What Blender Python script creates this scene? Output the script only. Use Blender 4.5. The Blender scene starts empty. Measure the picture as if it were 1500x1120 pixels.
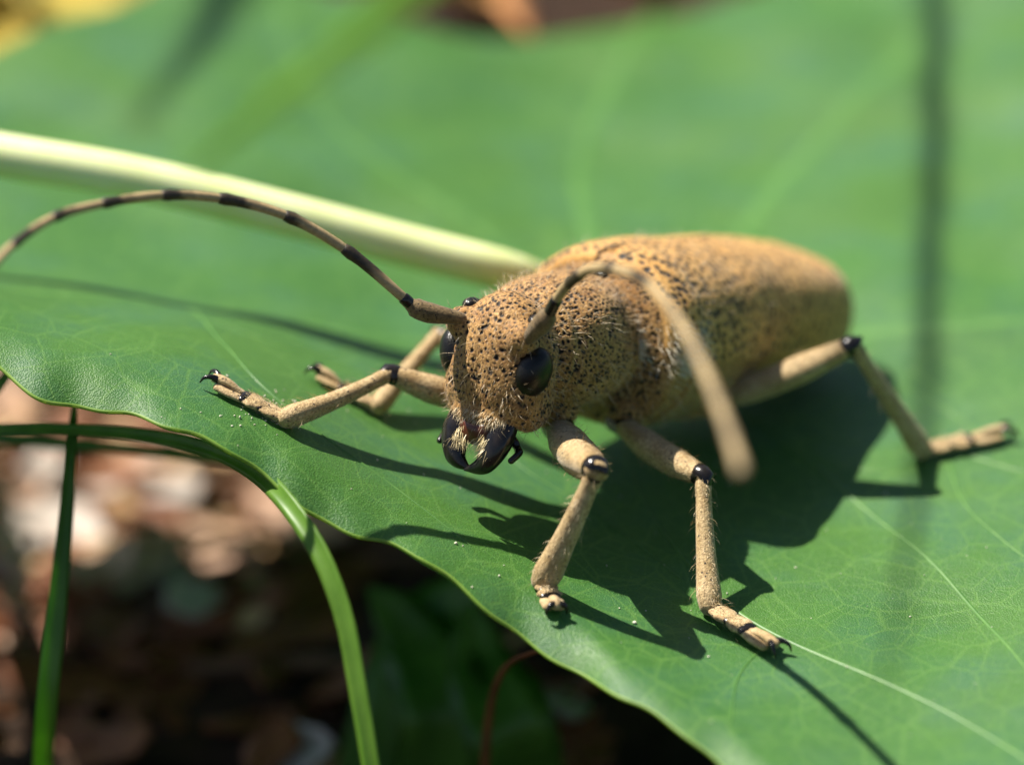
import bpy, math, numpy as np
from mathutils import Vector
rng = np.random.default_rng(7)
MM = 0.001                                  # everything below is written in millimetres
sc = bpy.context.scene
COL = sc.collection

# ------------------------------------------------------------------ camera, sky, sun, exposure
D, S, PITCH = 220.0, 31.0, math.radians(28)
FPX = S * D
RV = np.array([1.0, 0, 0]); UV = np.array([0, math.sin(PITCH), math.cos(PITCH)]); FV = np.array([0, math.cos(PITCH), -math.sin(PITCH)])
cam = bpy.data.cameras.new('camera'); camo = bpy.data.objects.new('camera', cam); COL.objects.link(camo)
camo.location = tuple(-D * FV * MM); camo.rotation_euler = (math.pi / 2 - PITCH, 0, 0)
cam.sensor_width = 36; cam.lens = 36 * FPX / 1500
cam.clip_start = 0.005; cam.clip_end = 50
cam.dof.use_dof = True; cam.dof.focus_distance = (D - 0.6) * MM; cam.dof.aperture_fstop = cam.lens / 9.0
cam.dof.aperture_blades = 9
sc.camera = camo
SUN = np.array([0.555, -0.38, -1.0]); SUN /= np.linalg.norm(SUN)      # direction the light travels
sun = bpy.data.lights.new('sun', 'SUN'); suno = bpy.data.objects.new('sun', sun); COL.objects.link(suno)
sun.energy = 5.0; sun.angle = math.radians(0.53); sun.color = (1.0, 0.94, 0.84)
suno.rotation_euler = Vector(SUN).to_track_quat('-Z', 'Y').to_euler(); suno.location = (0, 0, 1)
w = bpy.data.worlds.new('World'); sc.world = w; w.use_nodes = True
nt = w.node_tree; nt.nodes.clear()
sky = nt.nodes.new('ShaderNodeTexSky'); sky.sky_type = 'NISHITA'; sky.sun_disc = False
sky.sun_elevation = math.asin(-SUN[2]); sky.sun_rotation = math.atan2(-SUN[0], -SUN[1])
bg = nt.nodes.new('ShaderNodeBackground'); bg.inputs[1].default_value = 0.05
wo = nt.nodes.new('ShaderNodeOutputWorld'); nt.links.new(sky.outputs[0], bg.inputs[0]); nt.links.new(bg.outputs[0], wo.inputs[0])
sc.view_settings.view_transform = 'Standard'; sc.view_settings.look = 'None'
sc.view_settings.exposure = 0.95; sc.view_settings.gamma = 1.0; sc.view_settings.use_curve_mapping = False
sc.render.engine = 'CYCLES'
try:
    sc.cycles.use_denoising = True; sc.cycles.denoiser = 'OPENIMAGEDENOISE'
except Exception: pass
sc.cycles.max_bounces = 8; sc.cycles.diffuse_bounces = 4; sc.cycles.glossy_bounces = 3; sc.cycles.transmission_bounces = 4
sc.cycles.caustics_reflective = False; sc.cycles.caustics_refractive = False
sc.cycles.sample_clamp_indirect = 6

# ------------------------------------------------------------------ pixel helpers (photo is 1500 x 1120)
CAMP = -D * FV
def ray(px, py):
    d = FV + RV * (px - 750) / FPX + UV * (560 - py) / FPX
    return d / (d @ FV)
def at(px, py, wdepth): return CAMP + ray(px, py) * (D + wdepth)   # point at that depth behind the focus plane
def proj(p):
    p = np.asarray(p); q = D + p @ FV
    return np.stack([750 + FPX * (p @ RV) / q, 560 - FPX * (p @ UV) / q], -1)

# ------------------------------------------------------------------ maths helpers
def spl(xs, ys, x):
    """smooth (monotone-ish Hermite) interpolation; ys may be vectors"""
    xs = np.asarray(xs, float); ys = np.asarray(ys, float); x = np.asarray(x, float)
    m = np.gradient(ys, xs, axis=0)
    i = np.clip(np.searchsorted(xs, x) - 1, 0, len(xs) - 2)
    h = xs[i + 1] - xs[i]; t = np.clip((x - xs[i]) / h, 0, 1)
    if ys.ndim > 1: h = h[..., None]; t = t[..., None]
    return ((1 + 2 * t) * (1 - t) ** 2 * ys[i] + t * (1 - t) ** 2 * h * m[i] + t * t * (3 - 2 * t) * ys[i + 1] + t * t * (t - 1) * h * m[i + 1])
def sstep(a, b, x): t = np.clip((x - a) / (b - a), 0, 1); return t * t * (3 - 2 * t)
def norm(v): return v / (np.linalg.norm(v, axis=-1, keepdims=True) + 1e-12)
def resample(pts, n):
    pts = np.asarray(pts, float); s = np.r_[0, np.cumsum(np.linalg.norm(np.diff(pts, axis=0), axis=1))]
    return spl(s / s[-1], pts, np.linspace(0, 1, n))
def vnoise(p, seed=0):
    """cheap smooth pseudo-noise from a few sines, about -1..1"""
    r = np.random.default_rng(seed); o = 0
    for k in range(6):
        d = r.normal(size=p.shape[-1]); d /= np.linalg.norm(d); f = r.uniform(.6, 1.6)
        o = o + np.sin(p @ d * f + r.uniform(0, 6.28)) / 2.6
    return o

# ------------------------------------------------------------------ mesh helpers
def obj(name, V, Fc, mat, parent=None, base=None, smooth=True, label=None, cat=None, group=None, kind=None, colors=None):
    V = np.asarray(V, float)
    b = np.zeros(3) if base is None else np.asarray(base, float)
    me = bpy.data.meshes.new(name)
    me.from_pydata(((V - b) * MM).tolist(), [], [tuple(int(i) for i in f) for f in Fc] if not isinstance(Fc, np.ndarray) else Fc.tolist())
    if smooth: me.polygons.foreach_set('use_smooth', np.ones(len(me.polygons), bool))
    if colors is not None:
        a = me.color_attributes.new('tint', 'FLOAT_COLOR', 'POINT')
        a.data.foreach_set('color', np.c_[colors, np.ones(len(V))].astype(np.float32).ravel())
    me.materials.append(mat); me.update()
    o = bpy.data.objects.new(name, me); COL.objects.link(o)
    if parent is not None: o.parent = parent
    else: o.location = tuple(b * MM)
    tag(o, label, cat, group, kind)
    return o
def tag(o, label=None, cat=None, group=None, kind=None):
    if label: o['label'] = label
    if cat: o['category'] = cat
    if group: o['group'] = group
    if kind: o['kind'] = kind
def tube(P, ra, rb=None, n=14, hint=(0, 0, 1), round_ends=True, prof=None):
    """swept tube; ra = half width across, rb = half height along the hint direction"""
    P = np.asarray(P, float); ra = np.broadcast_to(np.asarray(ra, float), len(P)).copy(); rb = ra.copy() if rb is None else np.broadcast_to(np.asarray(rb, float), len(P)).copy()
    if round_ends:
        t0 = norm(P[0] - P[1]); t1 = norm(P[-1] - P[-2]); e0 = min(ra[0], rb[0]); e1 = min(ra[-1], rb[-1]); an = np.array([.95, .7, .35])
        c = np.sqrt(1 - an ** 2)
        P = np.r_[[P[0] + t0 * e0 * k for k in an], P, [P[-1] + t1 * e1 * k for k in an[::-1]]]
        ra = np.r_[ra[0] * c, ra, ra[-1] * c[::-1]]; rb = np.r_[rb[0] * c, rb, rb[-1] * c[::-1]]
    T = norm(np.gradient(P, axis=0)); hint = np.asarray(hint, float)
    Sd = np.cross(T, hint); bad = np.linalg.norm(Sd, axis=1) < 1e-3
    Sd[bad] = np.cross(T[bad], [1, 0.2, 0]); Sd = norm(Sd); N = np.cross(Sd, T)
    a = np.linspace(0, 2 * np.pi, n, endpoint=False)
    V = (P[:, None] + Sd[:, None] * (ra[:, None] * np.cos(a))[..., None] + N[:, None] * (rb[:, None] * np.sin(a))[..., None]).reshape(-1, 3)
    m = len(P); i, j = np.meshgrid(np.arange(m - 1), np.arange(n), indexing='ij'); k = (j + 1) % n
    Q = np.stack([i * n + j, i * n + k, (i + 1) * n + k, (i + 1) * n + j], -1).reshape(-1, 4)
    Fc = Q.tolist(); Fc.append(list(range(n))[::-1]); Fc.append([(m - 1) * n + q for q in range(n)])
    return V, Fc
def join(parts):
    V = []; Fc = []; o = 0
    for v, f in parts:
        V.append(np.asarray(v)); Fc += [[int(i) + o for i in q] for q in f]; o += len(v)
    return np.concatenate(V), Fc
def ellipsoid(c, r, R=np.eye(3), nu=24, nv=16):
    u = np.linspace(0, 2 * np.pi, nu, endpoint=False); v = np.linspace(0, np.pi, nv)[1:-1]
    P = np.stack([np.outer(np.sin(v), np.cos(u)), np.outer(np.sin(v), np.sin(u)), np.outer(np.cos(v), np.ones(nu))], -1).reshape(-1, 3)
    P = np.r_[P, [[0, 0, 1], [0, 0, -1]]]; Fc = []; m = nv - 2
    for i in range(m - 1):
        for j in range(nu): k = (j + 1) % nu; Fc.append([i * nu + j, (i + 1) * nu + j, (i + 1) * nu + k, i * nu + k])
    for j in range(nu):
        k = (j + 1) % nu; Fc.append([m * nu, j, k]); Fc.append([m * nu + 1, (m - 1) * nu + k, (m - 1) * nu + j])
    return (P * np.asarray(r)) @ R.T + np.asarray(c), Fc
def blade(P, width, thick=.12, fold=.35, hint=(0, 0, 1)):
    """grass blade: closed ribbon with a V fold, tapering at the tip"""
    P = np.asarray(P, float); n = len(P); wd = np.broadcast_to(np.asarray(width, float), n)
    T = norm(np.gradient(P, axis=0)); Sd = norm(np.cross(T, np.asarray(hint, float))); N = np.cross(Sd, T)
    cs = [(-1, fold, 0), (-.5, fold * .35, 0), (0, 0, 0), (.5, fold * .35, 0), (1, fold, 0), (.5, fold * .35, -1), (0, 0, -1.6), (-.5, fold * .35, -1)]
    V = np.stack([P + Sd * (wd * a / 2)[:, None] + N * ((wd * b / 2) + thick * c)[:, None] for a, b, c in cs], 1).reshape(-1, 3)
    m = len(cs); Fc = []
    for i in range(n - 1):
        for j in range(m): k = (j + 1) % m; Fc.append([i * m + j, i * m + k, (i + 1) * m + k, (i + 1) * m + j])
    Fc.append(list(range(m))[::-1]); Fc.append([(n - 1) * m + j for j in range(m)])
    return V, Fc
def surfnets(f, lo, hi, h):
    ax = [np.arange(lo[i], hi[i] + h, h) for i in range(3)]
    G = np.stack(np.meshgrid(*ax, indexing='ij'), -1); A = f(G.reshape(-1, 3)).reshape(G.shape[:3]); I = A < 0
    n = np.array(A.shape); cnt = np.zeros(n - 1, int); acc = np.zeros((*(n - 1), 3)); k = np.zeros(n - 1)
    sl = lambda d, o: tuple(slice(o[q], n[q] - 1 + o[q]) for q in range(3))
    crn = [(a, b, c) for a in (0, 1) for b in (0, 1) for c in (0, 1)]
    for a in crn:
        for q in range(3):
            if a[q] == 0:
                b = list(a); b[q] = 1; va, vb = A[sl(0, a)], A[sl(0, b)]; m = (va < 0) != (vb < 0)
                t = np.where(m, va / np.where(m, va - vb, 1), 0)
                for r in range(3): acc[..., r] += np.where(m, a[r] + (t if r == q else 0), 0)
                k += m
    act = k > 0; idx = -np.ones(n - 1, int); idx[act] = np.arange(act.sum())
    V = acc[act] / k[act][:, None]; V = (np.argwhere(act) + V) * h + np.asarray(lo)
    Q = []
    for q in range(3):
        o1, o2 = [(1, 2), (2, 0), (0, 1)][q]
        s0 = [slice(1, n[r] - 1) for r in range(3)]; s1 = list(s0); s0[q] = slice(0, n[q] - 1); s1[q] = slice(1, n[q])
        a, b = I[tuple(s0)], I[tuple(s1)]; E = np.argwhere(a != b); fl = a[a != b]
        E = E + np.array([0 if r == q else 1 for r in range(3)])
        e1 = np.zeros(3, int); e1[o1] = 1; e2 = np.zeros(3, int); e2[o2] = 1
        c = [idx[tuple((E - d).T)] for d in (e1 + e2, e2, 0 * e1, e1)]
        F4 = np.stack(c, 1); F4[~fl] = F4[~fl][:, ::-1]; Q.append(F4)
    Q = np.concatenate(Q)
    for _ in range(3):
        g = grad(f, V); V = V - norm(g) * (f(V) / (np.linalg.norm(g, axis=1) + 1e-9))[:, None] * .8
    return V, Q
def grad(f, P, e=.02):
    return np.stack([(f(P + d) - f(P - d)) / (2 * e) for d in np.eye(3) * e], 1)
def smin(a, b, k): h = np.clip(.5 + .5 * (b - a) / k, 0, 1); return b * (1 - h) + a * h - k * h * (1 - h)
def sell(p, c, r):
    q = (p - np.asarray(c)) / np.asarray(r); k0 = np.linalg.norm(q, axis=1); k1 = np.linalg.norm(q / np.asarray(r), axis=1) + 1e-9
    return k0 * (k0 - 1) / k1

# ------------------------------------------------------------------ material helper
class NT:
    def __init__(s, name):
        s.m = bpy.data.materials.new(name); s.m.use_nodes = True; s.t = s.m.node_tree; s.t.nodes.clear()
        s.out = s.n('ShaderNodeOutputMaterial'); s.p = s.n('ShaderNodeBsdfPrincipled')
        s.l(s.p.outputs[0], s.out.inputs[0])
        c = s.n('ShaderNodeTexCoord'); mp = s.n('ShaderNodeMapping'); mp.inputs['Scale'].default_value = (1000, 1000, 1000)
        s.l(c.outputs['Object'], mp.inputs[0]); s.co = mp.outputs[0]           # object space in millimetres
    def n(s, k): return s.t.nodes.new(k)
    def l(s, a, b): s.t.links.new(a, b)
    def noise(s, scale, detail=4, rough=.6, co=None):
        n = s.n('ShaderNodeTexNoise'); n.inputs['Scale'].default_value = scale; n.inputs['Detail'].default_value = detail; n.inputs['Roughness'].default_value = rough
        s.l(co or s.co, n.inputs['Vector']); return n.outputs['Fac']
    def vor(s, scale, feature='F1', rnd=1.0, co=None):
        n = s.n('ShaderNodeTexVoronoi'); n.feature = feature; n.inputs['Scale'].default_value = scale; n.inputs['Randomness'].default_value = rnd
        s.l(co or s.co, n.inputs['Vector']); return n.outputs['Distance']
    def ramp(s, fac, stops):
        r = s.n('ShaderNodeValToRGB'); e = r.color_ramp.elements
        while len(e) < len(stops): e.new(.5)
        for q, (p, c) in zip(e, stops): q.position = p; q.color = (*c, 1) if len(c) == 3 else c
        s.l(fac, r.inputs[0]); return r.outputs[0]
    def mr(s, fac, a, b, c=0, d=1):
        r = s.n('ShaderNodeMapRange'); s.l(fac, r.inputs[0])
        for i, v in enumerate((a, b, c, d)): r.inputs[i + 1].default_value = v
        return r.outputs[0]
    def mix(s, fac, a, b, mode='MIX'):
        m = s.n('ShaderNodeMix'); m.data_type = 'RGBA'; m.blend_type = mode
        for v, i in ((fac, 0), (a, 6), (b, 7)):
            if hasattr(v, 'is_linked'): s.l(v, m.inputs[i])
            else: m.inputs[i].default_value = v if i == 0 else (*v, 1)
        return m.outputs[2]
    def math(s, op, a, b=0.0):
        m = s.n('ShaderNodeMath'); m.operation = op
        for i, v in enumerate((a, b)):
            if hasattr(v, 'is_linked'): s.l(v, m.inputs[i])
            else: m.inputs[i].default_value = v
        return m.outputs[0]
    def bump(s, h, dist, strength=1.0, prev=None):
        b = s.n('ShaderNodeBump'); b.inputs['Distance'].default_value = dist * MM; b.inputs['Strength'].default_value = strength
        s.l(h, b.inputs['Height'])
        if prev is not None: s.l(prev, b.inputs['Normal'])
        s.l(b.outputs[0], s.p.inputs['Normal']); return b.outputs[0]
    def base(s, c):
        if hasattr(c, 'is_linked'): s.l(c, s.p.inputs['Base Color'])
        else: s.p.inputs['Base Color'].default_value = (*c, 1)
        s.col = c
    def rough(s, r, spec=.5):
        s.p.inputs['Roughness'].default_value = r; s.p.inputs['Specular IOR Level'].default_value = spec
    def translucent(s, amount, tint):
        t = s.n('ShaderNodeBsdfTranslucent'); m = s.n('ShaderNodeMixShader'); m.inputs[0].default_value = amount
        if hasattr(s.col, 'is_linked'): s.l(s.mix(1.0, s.col, tint, 'MULTIPLY'), t.inputs[0])
        else: t.inputs[0].default_value = (*[a * b for a, b in zip(s.col, tint)], 1)
        s.l(s.p.outputs[0], m.inputs[1]); s.l(t.outputs[0], m.inputs[2]); s.l(m.outputs[0], s.out.inputs[0])
def attr_color(s, name='tint'):
    a = s.n('ShaderNodeAttribute'); a.attribute_name = name; return a.outputs['Color']

# --- leaf
m = NT('leaf_blade'); L = m
big = L.noise(.09, 3); mid = L.noise(.7, 5); fine = L.noise(14, 3)
net = L.vor(1.1, 'DISTANCE_TO_EDGE'); net2 = L.vor(10.0, 'F1')
c = L.ramp(big, [(.3, (.026, .130, .012)), (.7, (.058, .195, .022))])
c = L.mix(L.mr(mid, .35, .7, 0, .45), c, (.066, .20, .02))
c = L.mix(L.mr(L.noise(.055, 2), .42, .62, 0, .4), c, (.085, .20, .010))
c = L.mix(L.mr(L.noise(.16, 3), .46, .68, 0, .8), c, (.048, .165, .068))
c = L.mix(L.mr(net, 0, .05, .45, 0), c, (.13, .29, .04))
c = L.mix(L.mr(L.vor(.36, 'DISTANCE_TO_EDGE'), 0, .035, .5, 0), c, (.14, .30, .05))
c = L.mix(L.mr(fine, .50, .66, 0, .65), c, (.11, .29, .06))  # paler specks paint the blade's sparkle into the colour
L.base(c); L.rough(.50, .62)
h = L.math('ADD', L.math('MULTIPLY', L.mr(net2, .6, .1), .9), L.math('ADD', L.math('MULTIPLY', L.mr(net, 0, .1), .3), L.math('MULTIPLY', fine, .9)))
L.p.inputs['Sheen Weight'].default_value = .10; L.p.inputs['Sheen Roughness'].default_value = .45; L.p.inputs['Sheen Tint'].default_value = (.8, .95, .9, 1)
L.bump(h, .026, .7); L.translucent(.34, (2.6, 2.5, .55)); M_LEAF = L.m
m = NT('leaf_vein'); m.base(m.ramp(m.noise(.8, 4), [(.3, (.060, .18, .032)), (.7, (.12, .27, .055))])); m.rough(.45); m.bump(m.noise(6), .02, .4); m.translucent(.2, (1.3, 1.4, .7)); M_VEIN = m.m
m = NT('leaf_margin_glow'); m.base(m.ramp(m.noise(.5, 3), [(.3, (.22, .40, .05)), (.7, (.34, .52, .10))])); m.rough(.45); m.translucent(.5, (1.8, 1.6, .6)); M_MARGIN = m.m  # pale lime rim; light glowing through the edge is put into its colour
m = NT('petiole'); m.base(m.ramp(m.noise(.25, 3), [(.3, (.70, .77, .32)), (.7, (.80, .84, .48))])); m.rough(.42); m.bump(m.noise(3), .03, .4)
m.p.inputs['Subsurface Weight'].default_value = .25; m.p.inputs['Subsurface Radius'].default_value = (.0012, .0016, .0004); M_PET = m.m
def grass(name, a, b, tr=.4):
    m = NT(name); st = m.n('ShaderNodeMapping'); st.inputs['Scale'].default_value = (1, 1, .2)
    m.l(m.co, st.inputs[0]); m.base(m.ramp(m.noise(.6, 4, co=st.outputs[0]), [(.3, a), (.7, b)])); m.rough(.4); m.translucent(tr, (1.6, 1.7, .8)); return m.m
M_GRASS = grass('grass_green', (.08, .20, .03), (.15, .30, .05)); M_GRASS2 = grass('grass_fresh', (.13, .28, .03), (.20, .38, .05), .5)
# --- beetle
def cuticle(name, a, b, dark, speck, specksize, bumpd, pits=False):
    m = NT(name); n1 = m.noise(.9, 4); n2 = m.noise(7, 3)
    c = m.ramp(n1, [(.32, a), (.68, b)]); c = m.mix(m.mr(n2, .32, .62, .75, 0), c, dark)
    if speck:
        v = m.vor(speck); msk = m.noise(speck * .7, 2)
        c = m.mix(m.math('MULTIPLY', m.mr(v, specksize, specksize * .6), m.mr(msk, .46, .54)), c, (.012, .009, .007))
    if pits: c = m.mix(attr_color(m), (.010, .007, .005), c)
    m.base(c); m.rough(.62, .35); m.p.inputs['Sheen Weight'].default_value = .25; m.p.inputs['Sheen Roughness'].default_value = .4
    m.bump(m.noise(11, 3), bumpd, .7); return m.m
M_BODY = cuticle('body_cuticle', (.38, .185, .048), (.58, .340, .115), (.09, .038, .012), 0, 0, .05, True)
M_ELY = cuticle('elytron_cuticle', (.58, .30, .072), (.72, .42, .125), (.30, .14, .035), 0, 0, .05, True)
M_LEG = cuticle('leg_cuticle', (.44, .30, .125), (.64, .48, .26), (.20, .11, .04), 3.6, .24, .08)
M_SCAPE = cuticle('shaded_scape_cuticle', (.16, .105, .04), (.27, .18, .08), (.05, .03, .012), 6.0, .3, .05)  # darker than the leg cuticle; shade of the unlit side is in the colour
m = NT('black_chitin'); m.base(m.ramp(m.noise(2), [(.35, (.006, .005, .005)), (.7, (.02, .015, .012))])); m.rough(.22, .5); m.bump(m.noise(14), .012, .3); M_BLACK = m.m
m = NT('red_brown_chitin'); m.base((.10, .025, .012)); m.rough(.3); M_RED = m.m
m = NT('compound_eye'); m.base((.006, .005, .004)); m.rough(.30, .4); m.bump(m.vor(16), .02, .5); M_EYE = m.m
# m = NT('puncture'); m.base(m.ramp(m.noise(1.7), [(.3, (.008, .006, .005)), (.7, (.03, .018, .011))])); m.rough(.35, .45); M_PIT = m.m
m = NT('seta'); m.base(attr_color(m)); m.rough(.42, .4); M_HAIR = m.m
m = NT('antenna_segment'); m.base(m.mix(m.mr(m.noise(6), .4, .7, 0, .45), attr_color(m), (.12, .08, .03))); m.rough(.5); m.bump(m.noise(14), .03, .6); M_ANT = m.m
# --- ground
m = NT('soil'); m.base(m.ramp(m.noise(.35, 6), [(.3, (.016, .009, .005)), (.7, (.075, .04, .022))])); m.rough(.9, .2); m.bump(m.noise(.9, 6), 1.2, .9); M_SOIL = m.m
def dry(name, a, b):
    m = NT(name); m.base(m.ramp(m.noise(.5, 5), [(.3, a), (.7, b)])); m.rough(.6, .35); m.bump(m.noise(1.5), .2, .5); return m.m
M_DRY = [dry('dry_pinkish', (.42, .25, .16), (.62, .42, .30)), dry('dry_tan', (.40, .24, .10), (.58, .40, .20)), dry('dry_rust', (.12, .035, .012), (.27, .095, .03)), dry('dry_grey', (.36, .30, .25), (.60, .52, .46)), dry('dry_yellow', (.50, .40, .06), (.66, .50, .12)), dry('dry_orange', (.60, .24, .08), (.66, .36, .16))]
M_DUST = dry('pale_dust', (.5, .48, .3), (.75, .72, .6)); M_TWIG = dry('twig_brown', (.10, .045, .018), (.20, .10, .045))

# ================================================================== the leaf surface
GX = [-60, -40, -24, -13, -4.8, 1.6, 8, 16, 26, 40, 60, 75]; GZ = [7, 4.5, 1.5, -1.1, -5, -7.6, -9.1, -9.4, -8.5, -6, -1, 3]
BX = [-60, -24, -10, 5, 20, 40, 60, 75]; BZ = [-3, -6.5, -8, -9.2, -8.6, -6, -2, 1]
EX = [-41, -38, -33, -28, -24.2, -17.7, -10.6, -6.1, -1.6, 5.8, 11.3, 20, 32, 45, 58, 66]; EY = [34, 24, 15, 5, .0, -2.3, -4.8, -6.2, -8.0, -13.9, -21, -34, -44, -46, -36, -12]  # unseen left end is shaped to steer sun and shade onto the litter
FX = [-41, -39.5, -36, -31, -25, -19, -10, -4, 0, 6, 14, 30, 50, 62, 66]; FY = [34.5, 39, 42.5, 47, 55, 63, 62.5, 59.5, 60, 62.5, 68, 78, 62, 35, -11]
def edge_y(x): return spl(EX, EY, x) + .25 * np.sin(x * .9) + .16 * np.sin(x * 2.1 + 1)
def far_y(x): return spl(FX, FY, x)
def leaf_z(x, y):
    x = np.asarray(x, float); y = np.asarray(y, float)
    k = sstep(1, 26, y) * .85
    z = spl(GX, GZ, x) * (1 - k) + spl(BX, BZ, x) * k
    e = np.clip(y - edge_y(np.clip(x, -41, 66)), 0, None)
    z = z - .10 * np.clip(3.2 - e, 0, None) ** 2 * (.75 + .5 * np.sin(x * .55 + .5))
    q = np.stack([x, y], -1)
    z = z + .10 * vnoise(q * .55, 3) + .45 * vnoise(q * .13, 4) * sstep(8, 30, y) + .22 * vnoise(q * .42, 6) * sstep(14, 26, y)
    return z
def leaf_pt(x, y): return np.stack([x, y, leaf_z(x, y)], -1)
def hit(px, py, lift=0.0):
    d = ray(px, py); t = np.linspace(150, 420, 5400); P = CAMP + d * t[:, None]
    f = P[:, 2] - leaf_z(P[:, 0], P[:, 1]) - lift; i = np.argmax(f < 0); return P[i]
def leaf_n(x, y, e=.3):
    return norm(np.array([-(leaf_z(x + e, y) - leaf_z(x - e, y)) / (2 * e), -(leaf_z(x, y + e) - leaf_z(x, y - e)) / (2 * e), 1.0]))

def build_leaf():
    nx, ny = 430, 380
    sx = np.linspace(0, 1, nx); X = -41 + 107 * (sx - .06 * np.sin(2 * np.pi * sx))
    X[0], X[-1] = -41, 66
    T = np.linspace(0, 1, ny) ** 1.35
    ye, yf = edge_y(X), far_y(X); yf = np.maximum(yf, ye + .2)
    Y = ye[:, None] + (yf - ye)[:, None] * T; XX = np.repeat(X[:, None], ny, 1)
    V = leaf_pt(XX.ravel(), Y.ravel())
    i, j = np.meshgrid(np.arange(nx - 1), np.arange(ny - 1), indexing='ij')
    Q = np.stack([i * ny + j, (i + 1) * ny + j, (i + 1) * ny + j + 1, i * ny + j + 1], -1).reshape(-1, 4)
    o = obj('leaf', V, Q, M_LEAF, label='large broad green leaf that the beetle stands on', cat='leaf')
    s = o.modifiers.new('thickness', 'SOLIDIFY'); s.thickness = .28 * MM; s.offset = -1
    return o
leaf = build_leaf()
J = hit(905, 470)
def vein(pix=None, pts=None, w0=.35, w1=.12, n=60):
    P = np.array([hit(*p) for p in pix]) if pts is None else np.asarray(pts, float)
    P = resample(P, n); xy = P[:, :2]; t = norm(np.gradient(xy, axis=0)); s = np.c_[-t[:, 1], t[:, 0]]
    wd = np.linspace(w0, w1, n); cs = [(-1, -.05), (-.5, .028), (0, .05), (.5, .028), (1, -.05)]; V = []
    for a, lift in cs:
        q = xy + s * (wd * a)[:, None]; p = leaf_pt(q[:, 0], q[:, 1]); p[:, 2] += lift; V.append(p)
    m = len(cs); V = np.stack(V, 1).reshape(-1, 3); Fc = []
    for i in range(n - 1):
        for j in range(m - 1): Fc.append([i * m + j, (i + 1) * m + j, (i + 1) * m + j + 1, i * m + j + 1][::-1])
    return obj('vein', V, Fc, M_VEIN, parent=leaf)
vein([(905, 470), (1060, 370), (1160, 250), (1270, 130), (1400, -40)], w0=.9, w1=.5)
vein([(905, 470), (1100, 500), (1240, 490), (1380, 478), (1560, 462)], w0=.8, w1=.5)
vein([(905, 470), (1080, 600), (1250, 730), (1390, 850), (1480, 950), (1560, 1060)], w0=.2, w1=.1)
vein([(905, 470), (900, 560), (960, 760), (1030, 850), (1150, 935), (1300, 1000), (1420, 1060), (1560, 1150)], w0=.14, w1=.14)
vein([(905, 470), (700, 500), (520, 488), (300, 452), (120, 432), (-40, 420)], w0=.7, w1=.3)
vein([(905, 470), (700, 590), (760, 680), (870, 750), (1000, 850)], w0=.1, w1=.06)
vein([(560, 492), (420, 510), (310, 470)], w0=.2, w1=.15)
vein([(275, 448), (330, 505), (385, 565), (432, 606), (560, 700), (690, 800)], w0=.22, w1=.04)
vein([(905, 470), (860, 330), (850, 250), (900, 120), (990, -40)], w0=.7, w1=.45)
vein([(905, 470), (700, 330), (560, 240), (450, 120), (400, -30)], w0=.6, w1=.4)
vein([(1170, 660), (1300, 690), (1380, 665), (1500, 690)], w0=.14, w1=.1)
vein([(1385, 660), (1415, 740), (1480, 800), (1540, 840)], w0=.13, w1=.08)
vein([(1130, 935), (1085, 985), (1070, 1060)], w0=.1, w1=.07)
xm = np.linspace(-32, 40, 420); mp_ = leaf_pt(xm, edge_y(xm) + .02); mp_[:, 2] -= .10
V, Fc = tube(mp_, .10, n=10); obj('leaf_margin_glow', V, Fc, M_MARGIN, parent=leaf)  # added rim tube that carries the painted edge glow
# pale dust and hair crumbs lying on the blade
dv, df = [], []; dr_ = np.random.default_rng(3); spots = [(dr_.uniform(150, 1500), dr_.uniform(480, 1100)) for _ in range(170)] + [(dr_.normal(380, 45), dr_.normal(600, 16)) for _ in range(60)]
for q in spots:
    p = hit(*q)
    if p[1] < edge_y(p[0]) + .3: continue
    p = leaf_pt(p[0], p[1]); rr = dr_.uniform(.018, .05) * (1.6 if dr_.random() < .06 else 1); v, f = ellipsoid(p + [0, 0, rr * .6], rr * dr_.uniform(.6, 1.6, 3), nu=6, nv=5); dv.append((v, f))
V, Fc = join(dv); obj('dust_specks', V, Fc, M_DUST, parent=leaf, kind='stuff')
# petiole: runs above the blade from the left and joins it behind the beetle
pp = [J + [1.5, 0, -.3], J + [-1.5, -.3, .7], at(740, 398, 17.5), at(600, 362, 16.5), at(400, 310, 15.5), at(200, 262, 15), at(0, 228, 15), at(-200, 196, 15.5), at(-420, 200, 18)]
pp += [pp[-1] + [-22, 6, -14], pp[-1] + [-34, 10, -34]]
pp = resample(pp, 90); V, Fc = tube(pp, np.interp(np.linspace(0, 1, 90), [0, .1, .35, .6, 1], [1.0, 1.06, 1.12, 1.28, 1.6]), n=22)
obj('petiole', V, Fc, M_PET, parent=leaf, label='pale yellow green leaf stalk')

# ================================================================== the beetle
POSE_R = np.array([[-0.59275044, 0.79619806, 0.12130775], [-0.7508483, -0.60079083, 0.27436691], [0.29133098, 0.07154739, 0.95394299]])
POSE_S = .99
POSE_T = np.array([2.18415612, 0.21680334, 2.14303662]) * 1.02 + FV * 4.6
def B(p): return POSE_S * np.asarray(p, float) @ POSE_R.T + POSE_T          # beetle local (x forward, y its left, z up) -> world
def Bd(d): return np.asarray(d, float) @ POSE_R.T
base = leaf_pt(*B((-4, 0, -4))[:2])
beetle = bpy.data.objects.new('longhorn_beetle', None); COL.objects.link(beetle); beetle.location = tuple(base * MM); beetle.empty_display_size = .004
tag(beetle, 'tan longhorn beetle with black dots and banded antennae standing on the leaf', 'beetle')
def part(name, V, Fc, mat, parent=beetle, **k): return obj(name, V, Fc, mat, parent=parent, base=base, **k)

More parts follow.
